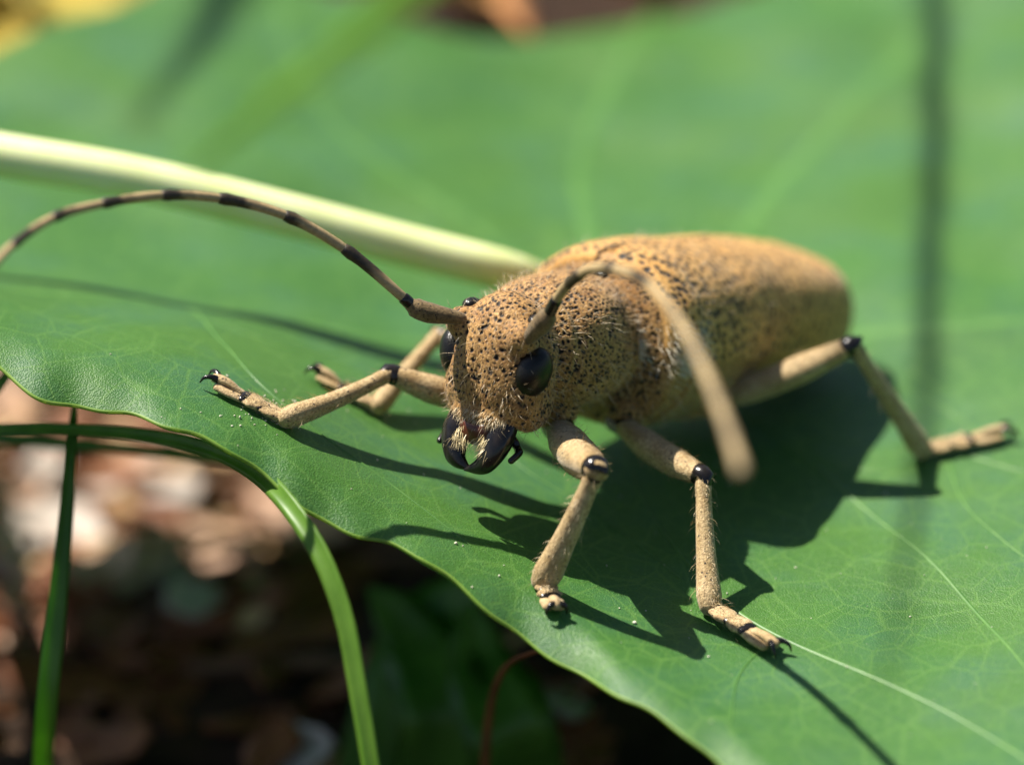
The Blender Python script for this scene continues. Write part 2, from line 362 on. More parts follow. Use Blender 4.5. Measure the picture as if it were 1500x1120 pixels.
PRX = [-3.2, -2.7, -2.0, -.5, 1.0, 2.2, 2.8, 3.2]; PRW = [2.6, 3.05, 3.25, 3.5, 3.4, 3.1, 2.9, 2.5]; PRH = [2.5, 2.95, 3.1, 3.25, 3.15, 2.98, 2.8, 2.4]
AFX = [-22.4, -21.9, -20.4, -18, -14, -10, -6, -4.2, -3.2, -2.6]; AFW = [.5, 2.3, 3.6, 4.2, 4.45, 4.55, 4.75, 4.75, 4.2, 2.4]; AFH = [.45, 1.9, 2.9, 3.5, 4.0, 4.25, 4.4, 4.35, 3.8, 2.4]
def prof(p, X, W, H, zc, e):
    w_ = np.interp(p[:, 0], X, W); h_ = np.interp(p[:, 0], X, H)
    r = (np.abs(p[:, 1] / w_) ** e + np.abs((p[:, 2] - zc) / h_) ** e) ** (1 / e)
    d = (r - 1) * np.minimum(w_, h_)
    return np.maximum(d, np.maximum(X[0] - p[:, 0], p[:, 0] - X[-1]))
_fx = np.linspace(-22.4, 3.2, 400)
def dense(X, A): return spl(X, A, _fx[(_fx >= X[0]) & (_fx <= X[-1])])
def fx(X): return _fx[(_fx >= X[0]) & (_fx <= X[-1])]
pX, pW, pH = fx(PRX), dense(PRX, PRW), dense(PRX, PRH); aX, aW, aH = fx(AFX), dense(AFX, AFW), dense(AFX, AFH)
def sd_after(p): return prof(p, aX, aW, aH, -.15, 2.3)
def sd_head(p):
    q = p.copy(); q[:, 1] = np.abs(q[:, 1])
    d = sell(q, (4.2, 0, -.35), (2.25, 2.65, 3.1))
    d = smin(d, sell(q, (5.0, .9, -1.6), (1.25, 1.55, 2.0)), .5)          # frons
    d = smin(d, sell(q, (4.3, 1.9, -2.2), (1.5, .75, 1.5)), .4)          # gena
    d = smin(d, sell(q, (5.6, 1.85, 1.0), (.75, .75, .75)), .45)          # antennal tubercle
    d = smin(d, sell(q, (5.35, .5, -3.2), (.85, 1.3, .7)), .35)          # clypeus
    gro = np.sqrt(((q[:, 1]) / .35) ** 2 + ((q[:, 0] - 6.35) / .5) ** 2 + (np.maximum(np.abs(q[:, 2] - .6) - 1.6, 0)) ** 2) - 1
    return d + .10 * np.exp(-np.clip(gro + 1, 0, 9) ** 2)
def sd_pron(p):
    d = prof(p, pX, pW, pH, 0, 2.1)
    d = d + .17 * np.exp(-((p[:, 0] - 2.35) / .25) ** 2) + .20 * np.exp(-((p[:, 0] + 2.15) / .25) ** 2)   # front and rear grooves
    return d - .10 * vnoise(p * 1.1, 9)
def sd_body(p):
    d = smin(sd_pron(p), sd_head(p), .22)
    d = smin(d, sd_after(p), .18)
    q = p.copy(); q[:, 1] = np.abs(q[:, 1])
    d = smin(d, sell(q, (1.2, 1.25, -2.9), (1.15, 1.0, 1.25)), .35)        # front coxa
    d = smin(d, sell(q, (-3.9, 2.0, -3.3), (1.35, 1.15, 1.1)), .35)       # middle coxa
    d = smin(d, sell(q, (-9.0, 2.1, -3.4), (1.9, 1.5, .9)), .4)           # hind coxa
    d = smin(d, sell(q, (-3.9, 3.2, -1.4), (1.0, .75, 1.5)), .16)         # side plates
    d = smin(d, sell(q, (-6.6, 3.5, -1.5), (1.9, .75, 1.5)), .16)
    d = d + .22 * np.exp(-((q[:, 0] + 5.0 + .25 * (q[:, 2] + 1)) / .13) ** 2) * sstep(2.6, 3.2, q[:, 1]) * sstep(.3, -.2, q[:, 2])
    for xx in (-11.5, -13.6, -15.6, -17.6): d = d + .07 * np.exp(-((p[:, 0] - xx) / .15) ** 2) * sstep(0, -1, p[:, 2])
    return d
def sd_ely(sgn):
    def f(p):
        d = sd_after(p) - .16 - .05 * vnoise(p * 1.4, 5) + .16 * np.exp(-(p[:, 1] / .16) ** 2) * (p[:, 2] > 0)
        hum = sell(np.c_[p[:, 0], np.abs(p[:, 1]), p[:, 2]], (-4.5, 3.5, 1.5), (1.3, 1.1, 1.3)); d = smin(d, hum, .5)
        side = p[:, 2] - np.interp(p[:, 0], [-21, -19, -14, -6, -3], [-1.1, -1.0, -1.1, -.6, .2])
        d = np.maximum(d, -side * .9)
        d = np.maximum(d, .025 - sgn * p[:, 1])
        d = np.maximum(d, p[:, 0] + 3.15 - .1 * np.abs(p[:, 1]) * 0)
        scut = .75 - np.hypot((p[:, 0] + 3.0), p[:, 1] * 1.2); return np.maximum(d, np.where(p[:, 2] > 1, scut, -9))
    return f
Vb, Qb = surfnets(sd_body, (-22.8, -5.6, -5.2), (7.4, 5.6, 4.9), .105)
ELY = []
for sgn in (1, -1):
    lo = (-23.0, 0 if sgn > 0 else -5.6, -2.2); hi = (-2.6, 5.6 if sgn > 0 else 0.0, 5.0)
    lo = (lo[0], lo[1] - .2, lo[2]); hi = (hi[0], hi[1] + .2, hi[2])
    v, q = surfnets(sd_ely(sgn), lo, hi, .14); ELY.append((v, q, sd_ely(sgn)))
v, f = ellipsoid((-3.35, 0, 3.05), (.62, .62, .32)); part('scutellum', B(v), f, M_BLACK)

# --- eyes: kidney shaped, the upper lobe behind the antenna base
for s in (1, -1):
    lobe1 = ellipsoid((5.02, s * 2.30, -.55), (.98, .50, 1.28), nu=30, nv=22)
    a = .30; R = np.array([[1, 0, 0], [0, math.cos(a), s * math.sin(a)], [0, -s * math.sin(a), math.cos(a)]])
    lobe1 = ellipsoid((5.0, s * 2.22, -.68), (1.0, .86, 1.35), R, nu=30, nv=22)
    e = part('eye', B(lobe1[0]), lobe1[1], M_EYE)
    lobe2 = ellipsoid((4.75, s * 1.95, 1.75), (.55, .45, .36), nu=22, nv=14)
    obj('upper_eye_lobe', B(lobe2[0]), lobe2[1], M_EYE, parent=e, base=base)
# --- mouth parts
for s in (1, -1):
    P = resample([(5.2, s * 1.1, -3.2), (5.65, s * 1.25, -4.0), (5.95, s * 1.14, -4.75), (6.1, s * .75, -5.4), (6.2 + .12 * s, s * -.08, -5.8)], 26); t = np.linspace(0, 1, 26)
    V, Fc = tube(B(P), np.interp(t, [0, .35, .7, 1], [.76, .74, .54, .06]), np.interp(t, [0, .35, .7, 1], [.66, .60, .40, .05]), n=18, hint=Bd((1, 0, .3)))
    part('mandible', V, Fc, M_BLACK)
    P = resample([(4.9, s * 1.3, -3.9), (4.9, s * 1.85, -4.5), (5.3, s * 2.2, -4.6), (5.75, s * 2.15, -4.9)], 16)
    V, Fc = tube(B(P), np.interp(np.linspace(0, 1, 16), [0, .3, .34, .65, .69, 1], [.2, .22, .17, .22, .17, .16]), n=10); part('palp', V, Fc, M_BLACK)
P = resample([(5.75, -.95, -3.85), (6.0, -.5, -4.0), (6.08, 0, -4.05), (6.0, .5, -4.0), (5.75, .95, -3.85)], 16)
V, Fc = tube(B(P), .22, .55, n=14, hint=Bd((.25, 0, 1))); part('labrum', V, Fc, M_RED)

# --- setae and punctures -----------------------------------------------------------------
def sample(V, Q, n):
    t = np.concatenate([Q[:, [0, 1, 2]], Q[:, [0, 2, 3]]]); a, b, c = V[t[:, 0]], V[t[:, 1]], V[t[:, 2]]
    ar = np.linalg.norm(np.cross(b - a, c - a), axis=1); i = rng.choice(len(t), n, p=ar / ar.sum())
    u, v = rng.random(n), rng.random(n); k = u + v > 1; u[k], v[k] = 1 - u[k], 1 - v[k]
    return a[i] + (b[i] - a[i]) * u[:, None] + (c[i] - a[i]) * v[:, None]
def thin(P, dist):
    """greedy Poisson thinning; dist per point"""
    cell = {}; keep = []; g = .7
    for i, (p, d) in enumerate(zip(P, dist)):
        k = tuple((p // g).astype(int)); ok = True
        for dx in (-1, 0, 1):
            for dy in (-1, 0, 1):
                for dz in (-1, 0, 1):
                    for j in cell.get((k[0] + dx, k[1] + dy, k[2] + dz), ()):
                        if np.abs(P[j] - p).max() < d and ((P[j] - p) ** 2).sum() < d * d: ok = False; break
                    if not ok: break
                if not ok: break
            if not ok: break
        if ok: cell.setdefault(k, []).append(i); keep.append(i)
    return np.array(keep)
def frame(N, dirn):
    T = dirn - N * (N * dirn).sum(1, keepdims=True); T = norm(T); return T, np.cross(N, T)
def discs(P, N, r, asp, dirn):
    T, Sd = frame(N, dirn); n = len(P); a = np.linspace(0, 2 * np.pi, 8, endpoint=False)
    rr = r[:, None] * rng.uniform(.75, 1.25, (n, 8))
    V = P[:, None] + T[:, None] * (rr * asp[:, None] * np.cos(a))[..., None] + Sd[:, None] * (rr * np.sin(a))[..., None] + N[:, None] * .012
    V = np.concatenate([V, (P + N * .028)[:, None]], 1).reshape(-1, 3)
    j = np.arange(8); f = np.stack([j, (j + 1) % 8, np.full(8, 8)], 1); return V, (f[None] + (np.arange(n) * 9)[:, None, None]).reshape(-1, 3)
def hairs(P, N, dirn, length, lift, width, cols):
    n = len(P); T, Sd = frame(N, dirn + rng.normal(0, .25, (n, 3))); l = length[:, None]; lf = lift[:, None]
    p0 = P - N * .02; p1 = P + (T * np.cos(lf) + N * np.sin(lf)) * l * .55; p2 = p1 + (T * np.cos(lf * .55) + N * np.sin(lf * .55)) * l * .45
    k = norm(Sd + N * rng.normal(0, .5, (n, 1))) * (width / 2)[:, None]
    V = np.stack([p0 - k, p0 + k, p1 - k * .8, p1 + k * .8, p2], 1).reshape(-1, 3)
    f = np.array([[0, 1, 3], [0, 3, 2], [2, 3, 4]]); C = np.repeat(cols, 5, 0)
    return V, (f[None] + (np.arange(n) * 5)[:, None, None]).reshape(-1, 3), C
# fields over the body surface in local space
fb = sd_body
Pc = sample(Vb, Qb, 52000); Nc = norm(grad(fb, Pc))
front = Pc[:, 0] > -3.3
ok = front & (Nc[:, 2] > -.75)
Pc, Nc = Pc[ok], Nc[ok]
dist = np.where(Pc[:, 0] > 3.0, .235, .20) * rng.uniform(.8, 1.3, len(Pc)) * (1 + .5 * (Nc[:, 2] < -.3))
k = thin(Pc, dist); dP, dN = Pc[k], Nc[k]
dr = rng.uniform(.035, .095, len(dP)) * np.where(rng.random(len(dP)) < .12, 1.5, 1.0)
def subdiv(V, Q, sel):
    A = Q[sel]; E = np.sort(np.concatenate([A[:, [i, (i + 1) % 4]] for i in range(4)]), 1); U_, inv = np.unique(E, axis=0, return_inverse=True); inv = inv.ravel()
    n0 = len(V); mid = (V[U_[:, 0]] + V[U_[:, 1]]) / 2; cen = V[A].mean(1); m_ = len(A); e = [n0 + inv[i * m_:(i + 1) * m_] for i in range(4)]; c = n0 + len(U_) + np.arange(m_)
    N4 = np.concatenate([np.stack([A[:, i], e[i], c, e[i - 1]], 1) for i in range(4)])
    return np.concatenate([V, mid, cen]), np.concatenate([Q[~sel], N4])
def pitted(V, f, cP, cN, cr, casp, cdir, depth):
    """press small irregular pits into the surface; returns moved verts and 0..1 pit mask (0 = black floor)"""
    g = .3; K = (V // g).astype(np.int64); key = (K[:, 0] * 73856093) ^ (K[:, 1] * 19349663) ^ (K[:, 2] * 83492791); order = np.argsort(key, kind='stable'); ks = key[order]
    mask = np.ones(len(V)); push = np.zeros((len(V), 3)); T, Sd = frame(cN, cdir); jag = .16 * vnoise(V * 23, 31)
    for p, nn, rr, a, t_, s_ in zip(cP, cN, cr, casp, T, Sd):
        k0 = ((p - rr * a * 1.7) // g).astype(np.int64); k1 = ((p + rr * a * 1.7) // g).astype(np.int64); ids = []
        for x in range(k0[0], k1[0] + 1):
            for y in range(k0[1], k1[1] + 1):
                for z in range(k0[2], k1[2] + 1):
                    h_ = (x * 73856093) ^ (y * 19349663) ^ (z * 83492791); i0, i1 = np.searchsorted(ks, h_), np.searchsorted(ks, h_, 'right'); ids.append(order[i0:i1])
        ids = np.concatenate(ids)
        if not len(ids): continue
        d = V[ids] - p; q = np.sqrt((d @ t_ / (rr * a)) ** 2 + (d @ s_ / rr) ** 2 + (d @ nn / (rr * 1.5)) ** 2) + jag[ids]
        mask[ids] = np.minimum(mask[ids], sstep(.72, 1.32, q)); w_ = np.clip(1 - q / 1.35, 0, 1) ** 1.3
        cur = np.linalg.norm(push[ids], axis=1); new = w_ * depth * min(1, rr / .09); up_ = new > cur; push[ids[up_]] = -nn * new[up_, None]
    return V + push, mask
sel = (Vb[Qb][:, :, 0] > -3.25).all(1) & (Vb[Qb][:, :, 2] > -4.3).all(1)
V3, Q3 = subdiv(Vb, Qb, sel); new = np.arange(len(V3)) >= len(Vb); g = grad(sd_body, V3[new]); V3[new] -= norm(g) * np.clip(sd_body(V3[new]), -.05, .05)[:, None]
asp = rng.uniform(1.0, 1.7, len(dP)); ddir = np.tile([-1.0, 0, -.2], (len(dP), 1)) + rng.normal(0, .35, (len(dP), 3))
# black creases on the rear of the pronotum
xP = np.array([(-1.9, .25, 3.2), (-1.75, -.5, 3.2), (-2.1, .95, 3.1)]); g = grad(sd_body, xP)
for _ in range(4): xP = xP - norm(grad(sd_body, xP)) * sd_body(xP)[:, None]
dP = np.r_[dP, xP]; dN = np.r_[dN, norm(grad(sd_body, xP))]; dr = np.r_[dr, [.11, .09, .09]]; asp = np.r_[asp, [5, 4, 3]]; ddir = np.r_[ddir, [[.35, 1, 0], [.2, 1, 0], [.5, 1, 0]]]
V3, mk = pitted(V3, sd_body, dP, dN, dr, asp, ddir, .11)
part('body', B(V3), Q3, M_BODY, colors=np.repeat(mk[:, None], 3, 1))
eDots = []
for v, q, f in ELY:
    P = sample(v, q, 16000); N = norm(grad(f, P)); o = (N[:, 2] > -.3) & (np.abs(P[:, 1]) > .15) & (P[:, 2] > -.8) & (P[:, 0] < -3.3); P, N = P[o], N[o]
    dd = np.interp(P[:, 0], [-21, -12, -7, -3], [.6, .44, .40, .36]) * rng.uniform(.8, 1.3, len(P)); k = thin(P, dd); P, N = P[k], N[k]
    rr = rng.uniform(.08, .19, len(P)) * np.interp(P[:, 0], [-21, -13, -4], [.7, 1.0, 1.0])
    v2, q2 = subdiv(v, q, np.ones(len(q), bool)); new = np.arange(len(v2)) >= len(v)
    v2, mk = pitted(v2, f, P, N, rr, rng.uniform(1.0, 1.6, len(P)), np.tile([-.5, 1.0, -.5], (len(P), 1)) + rng.normal(0, .5, (len(P), 3)), .09)
    part('elytron', B(v2), q2, M_ELY, colors=np.repeat(mk[:, None], 3, 1)); eDots.append((P, rr))
def near_mask(P, dotP, dotr, g=.35):
    cell = {}
    for i, p in enumerate(dotP): cell.setdefault(tuple((p // g).astype(int)), []).append(i)
    out = np.zeros(len(P), bool); K = (P // g).astype(int)
    for n_, (p, k) in enumerate(zip(P, K)):
        for dx in (-1, 0, 1):
            for dy in (-1, 0, 1):
                for dz in (-1, 0, 1):
                    for j in cell.get((k[0] + dx, k[1] + dy, k[2] + dz), ()):
                        if ((dotP[j] - p) ** 2).sum() < (dotr[j] * 1.05) ** 2: out[n_] = True
    return out
HV, HF, HC, ho = [], [], [], 0
def add_hair(P, N, dirn, length, lift, width, cols):
    global ho
    V, Fc, C = hairs(P, N, dirn, length, lift, width, cols); HV.append(B(V)); HF.append(Fc + ho); HC.append(C); ho += len(V)
def tints(n, a, b, dark=.12):
    t = rng.random((n, 1)); c = np.asarray(a) * (1 - t) + np.asarray(b) * t; d = rng.random(n) < dark; c[d] *= .35; return c
P = sample(Vb, Qb, 60000); N = norm(grad(fb, P)); o = (P[:, 0] > -10) & ~((P[:, 2] > -.6) & (P[:, 0] < -3.3)); P, N = P[o], N[o]
o = ~near_mask(P, dP, dr); P, N = P[o], N[o]; n = len(P)
dirn = np.where((P[:, 0] > 3.1)[:, None], np.array([[.4, 0, -1.0]]), np.array([[-1.0, 0, -.35]])) + np.c_[np.zeros(n), -.3 * np.sign(P[:, 1]), np.zeros(n)]
low = sstep(-.5, -2.5, P[:, 2])
add_hair(P, N, dirn, rng.uniform(.10, .20, n) * (1 + 1.0 * low), rng.uniform(.1, .4, n), rng.uniform(.014, .026, n), tints(n, (.42, .21, .055), (.80, .54, .24), .25))
for (v, q, f), (eP, er) in zip(ELY, eDots):
    P = sample(v, q, 16000); N = norm(grad(f, P)); o = ~near_mask(P, eP, er) & (np.abs(P[:, 1]) > .08); P, N = P[o], N[o]; n = len(P)
    add_hair(P, N, np.tile([-1.0, 0, -.1], (n, 1)), rng.uniform(.10, .2, n), rng.uniform(.08, .3, n), rng.uniform(.016, .028, n), tints(n, (.66, .37, .10), (.86, .58, .24), .05))
    P = sample(v, q, 900); N = norm(grad(f, P)); o = (N[:, 2] > .0) & (P[:, 0] > -12); P, N = P[o], N[o]; n = len(P)
    add_hair(P, N, np.tile([-1.0, 0, 0], (n, 1)), rng.uniform(.3, .7, n), rng.uniform(.9, 1.4, n), np.full(n, .018), tints(n, (.25, .18, .1), (.6, .5, .35)))
P = sample(Vb, Qb, 9000); N = norm(grad(fb, P)); o = ((P[:, 0] > -3) | (P[:, 2] < -1.5)) & (P[:, 0] > -12); P, N = P[o][:2600], N[o][:2600]; n = len(P)
add_hair(P, N, np.tile([-.3, 0, -.3], (n, 1)), rng.uniform(.35, .9, n), rng.uniform(.8, 1.4, n), np.full(n, .016), tints(n, (.3, .2, .1), (.75, .62, .42), .3))
# pale fringe above the mouth, tufts on the mandible bases
n = 600; P = np.c_[np.full(n, 5.85), rng.uniform(-1.7, 1.7, n), rng.uniform(-3.75, -3.0, n)]
for _ in range(3): g = grad(sd_head, P); P = P - norm(g) * sd_head(P)[:, None]
N = norm(grad(sd_head, P)); add_hair(P, N, np.tile([.5, 0, -1.0], (n, 1)), rng.uniform(.2, .5, n), rng.uniform(.3, 1.0, n), rng.uniform(.016, .03, n), tints(n, (.50, .36, .18), (.78, .66, .44), .12))
for s in (1, -1):
    n = 260; P = np.array([6.0, s * .85, -4.2]) + rng.normal(0, 1, (n, 3)) * [.12, .22, .22]; N = norm(np.tile([1.0, 0, 0], (n, 1)) + rng.normal(0, .2, (n, 3)))
    add_hair(P, N, np.tile([.4, -s * .3, -1.0], (n, 1)), rng.uniform(.5, .95, n), rng.uniform(.2, .7, n), rng.uniform(.022, .034, n), tints(n, (.58, .44, .20), (.80, .66, .38), .05))
# pale tuft on the shoulder
n = 900; c0 = np.array([-4.3, 3.7, .3])
P = c0 + rng.normal(0, 1, (n, 3)) * [.7, .3, .6]; f = ELY[0][2]
for _ in range(3): g = grad(sd_body, P); P = P - norm(g) * sd_body(P)[:, None]
N = norm(grad(sd_body, P)); add_hair(P, N, np.tile([-1.0, .2, -.5], (n, 1)), rng.uniform(.35, .75, n), rng.uniform(.3, .9, n), rng.uniform(.016, .026, n), tints(n, (.6, .5, .34), (.85, .78, .62), .1))

# --- legs ---------------------------------------------------------------------------------
LEGHAIR = []
def solve_knee(px, ankle, L, hip, Lf):
    d = ray(*px); o = CAMP - ankle; a = d @ d; b = 2 * o @ d; c = o @ o - L * L; q = b * b - 4 * a * c
    if q < 0: t = [-b / (2 * a)]
    else: t = [(-b - math.sqrt(q)) / (2 * a), (-b + math.sqrt(q)) / (2 * a)]
    K = [CAMP + d * x for x in t]; return min(K, key=lambda k: abs(np.linalg.norm(k - hip) - Lf))
def leg(name, hip_l, knee, ankle, tip, Lf, Lt, rf, black_end=True):
    H = B(hip_l); A = hit(*ankle, lift=.55) if len(ankle) == 2 else np.asarray(ankle, float); E = hit(*tip, lift=.28) if len(tip) == 2 else np.asarray(tip, float)
    K = solve_knee(knee, A, Lt, H, Lf) if len(knee) == 2 else np.asarray(knee, float)
    up = norm(np.cross(K - H, A - K)); nrm = norm(np.cross(up, K - H))
    # femur with trochanter
    t = np.linspace(0, 1, 30); P = H + (K - H) * t[:, None] + nrm * (np.sin(t * np.pi) * .22)[:, None]
    r = rf * np.interp(t, [0, .08, .3, .65, .9, 1], [.62, .70, .97, 1.0, .74, .60])
    V, Fc = tube(P, r, r * .86, n=20, hint=nrm); lg = part('leg', V, Fc, M_LEG)
    c, f = tube([P[-2], P[-1], K + norm(K - H) * .2, K + norm(A - K) * .30 + norm(K - H) * .12], [r[-2] * 1.03, r[-1] * 1.05, r[-1] * .92, r[-1] * .66], n=18, hint=nrm); obj('knee_joint', c, f, M_BLACK, parent=lg, base=base)
    c, f = tube([H - (K - H) * .05, H + (K - H) * .05], [rf * .74, rf * .70], n=16, hint=nrm); obj('trochanter', c, f, M_BLACK, parent=lg, base=base)
    LEGHAIR.append((P[3:-2], r[3:-2], 3600))
    # tibia, slightly bowed, flared to the foot
    t = np.linspace(0, 1, 26); bow = norm(nrm + up * .2) * .18; P = K + (A - K) * t[:, None] + bow * np.sin(t * np.pi)[:, None]
    r = np.interp(t, [0, .07, .16, .6, .93, 1], [.36, .42, .39, .50, .64, .56]) * (rf / .8) ** .5
    V, Fc = tube(P, r, r * .9, n=18, hint=nrm); obj('tibia', V, Fc, M_LEG, parent=lg, base=base); LEGHAIR.append((P, r, 3600))
    # tarsus: three padded segments (the third two-lobed) and the claw segment
    d = E - A; Ld = np.linalg.norm(d); pn = leaf_n(*((A + E) / 2)[:2]); A0 = A - pn * .18; d = E - A0; side = norm(np.cross(pn, d))
    q = lambda s_, o=0, z=0: A0 + d * s_ + side * o + pn * z
    for a, b, w0, w1 in ((.0, .31, .34, .62), (.27, .52, .38, .68)):
        P = np.array([q(a + (b - a) * x, 0, .14) for x in np.linspace(0, 1, 9)]); V, Fc = tube(P, np.interp(np.linspace(0, 1, 9), [0, .7, 1], [w0, w1, w1 * .8]), np.linspace(.24, .19, 9), n=16, hint=pn); obj('tarsal_segment', V, Fc, M_LEG, parent=lg, base=base); LEGHAIR.append((P, np.full(9, .45), 260))
        P = np.array([q(b - .015, 0, .16), q(b + .03, 0, .15)]); V, Fc = tube(P, w1 * .8, .19, n=14, hint=pn); obj('segment_joint', V, Fc, M_BLACK, parent=lg, base=base)
    lob = [tube(np.array([q(.5 + .36 * x, s_ * (.13 + .22 * x), .08) for x in np.linspace(0, 1, 8)]), np.interp(np.linspace(0, 1, 8), [0, .6, 1], [.32, .38, .24]), .17, n=14, hint=pn) for s_ in (1, -1)]
    V, Fc = join(lob); obj('tarsal_segment', V, Fc, M_LEG, parent=lg, base=base)
    P = np.array([q(.60 + .33 * x, 0, .20 + .2 * math.sin(x * 2.6)) for x in np.linspace(0, 1, 10)]); V, Fc = tube(P, np.linspace(.18, .30, 10), np.linspace(.14, .22, 10), n=14, hint=pn); obj('claw_segment', V, Fc, M_LEG, parent=lg, base=base)
    for s_ in (1, -1):
        P = resample([q(.90, s_ * .12, .34), q(.97, s_ * .34, .42), q(1.03, s_ * .48, .28), q(1.05, s_ * .52, .0)], 12); V, Fc = tube(P, np.linspace(.19, .035, 12), n=10, hint=pn); obj('claw', V, Fc, M_BLACK, parent=lg, base=base)
    return lg
leg('front left', (1.2, 1.5, -3.9), (874, 688), (797, 850), (814, 897), 7.0, 6.25, 1.04)
leg('mid left', (-3.2, 2.1, -4.0), (1030, 697), (1040, 886), (1142, 955), 6.0, 6.4, .82)
leg('hind left', (-9.5, 2.6, -3.6), (1250, 505), (1350, 658), (1480, 634), 8.0, 7.2, .80)
leg('front right', (1.2, -1.6, -3.6), (572, 547), (420, 612), (305, 557), 6.0, 6.0, .78)
leg('mid right', (-3.2, -2.4, -3.8), (643, 490), (554, 594), (456, 546), 6.0, 6.2, .72)
Ah = leaf_pt(-3.0, 27.0) + [0, 0, .5]; Eh = leaf_pt(-5.5, 30.5) + [0, 0, .28]; leg('hind right', (-9.0, -2.6, -3.6), tuple(B((-9.5, -6.3, -1.6))), tuple(B((-12.5, -6.0, -8.0)) * [1, 1, 0] + [0, 0, float(leaf_z(*B((-12.5, -6.0, -8.0))[:2])) + .5]), tuple(leaf_pt(*(B((-15.5, -6.4, -8.0))[:2])) + [0, 0, .28]), 6, 6, .78)
lv, lf, lc, lo_ = [], [], [], 0
for P, r, n in LEGHAIR:
    P = np.asarray(P); u = rng.uniform(0, len(P) - 1.001, n); i = u.astype(int); fr = (u - i)[:, None]
    c = P[i] * (1 - fr) + P[i + 1] * fr; ax = norm(P[i + 1] - P[i]); rr = r[i] * (1 - fr[:, 0]) + r[i + 1] * fr[:, 0]
    N = rng.normal(size=(n, 3)); N = norm(N - ax * (N * ax).sum(1, keepdims=True))
    erect = rng.random(n) < .035
    V, Fc, C = hairs(c + N * rr[:, None] * .88, N, ax, np.where(erect, rng.uniform(.35, .8, n), rng.uniform(.10, .22, n)), np.where(erect, rng.uniform(.6, 1.0, n), rng.uniform(.1, .35, n)), np.where(erect, .014, .02), tints(n, (.52, .36, .16), (.82, .68, .44), .1))
    lv.append(V); lf.append(Fc + lo_); lc.append(C); lo_ += len(V)
HV += lv; HF += [f + ho for f in lf]; HC += lc
o = part('setae', np.concatenate(HV), np.concatenate(HF), M_HAIR, smooth=False, colors=np.concatenate(HC)); tag(o, kind='stuff')

# --- antennae -----------------------------------------------------------------------------
def antenna(nodes, r0, r1, bands=12):
    """nodes: base, end of scape, end of pedicel, then one per segment"""
    nodes = [np.asarray(p, float) for p in nodes]; n = len(nodes) - 1; root = None
    smoothP = resample(nodes, 20 * n + 1)
    s = np.r_[0, np.cumsum(np.linalg.norm(np.diff(np.array(nodes), axis=0), axis=1))]; s /= s[-1]
    ts = np.linspace(0, 1, 20 * n + 1)
    for i in range(n):
        a, b = s[i], s[i + 1]; P = np.array([[np.interp(x, ts, smoothP[:, q]) for q in range(3)] for x in np.linspace(a, b, 14)])
        k = np.linspace(0, 1, 14); rr = r0 + (r1 - r0) * i / n
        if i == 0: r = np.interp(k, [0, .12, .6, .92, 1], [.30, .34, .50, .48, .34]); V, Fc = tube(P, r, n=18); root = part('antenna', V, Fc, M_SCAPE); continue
        if i == 1: V, Fc = tube(P, [.30] * 14, n=14); obj('pedicel', V, Fc, M_BLACK, parent=root, base=base); continue
        r = rr * np.interp(k, [0, .1, .8, .95, 1], [.78, .86, .95, 1.15, 1.0])
        V, Fc = tube(P, r, n=14); ring = np.repeat(np.arange(len(V) // 14), 14) / (len(V) / 14 - 1)
        st = .60 + .10 * (i % 2) - .05 * (i % 3); dark = sstep(st - .10, st + .08, ring + .05 * np.sin(V[:, 0] * 9 + V[:, 2] * 7)) * (1.0 if i <= bands else .4)
        tone = np.outer(1 - dark, [.47, .34, .17]) + np.outer(dark, [.020, .014, .009]); obj('antenna_segment', V, Fc, M_ANT, parent=root, base=base, colors=tone)
    return root
RB = B((6.05, -1.55, 1.25)); LB = B((5.75, 2.15, .95))
wr = float((RB) @ FV); wl = float(LB @ FV)
antenna([RB, at(603, 447, wr - .6), at(593, 438, wr - .8), at(507, 366, wr - 1.5), at(421, 317, wr - 2.5), at(324, 291, wr - 3.8), at(240, 286, wr - 5.5), at(152, 298, wr - 7.5), at(80, 318, wr - 9.5), at(20, 358, wr - 11.5), at(-22, 405, wr - 13.5), at(-50, 455, wr - 15)], .31, .20)
antenna([LB, at(804, 460, wl - 1.6), at(814, 441, wl - 2.2), at(850, 402, wl - 5.0), at(900, 394, wl - 9.5), at(950, 416, wl - 14), at(992, 466, wl - 18), at(1026, 528, wl - 21.5), at(1052, 590, wl - 24.5), at(1072, 644, wl - 27), at(1086, 690, wl - 29)], .28, .26, 4)

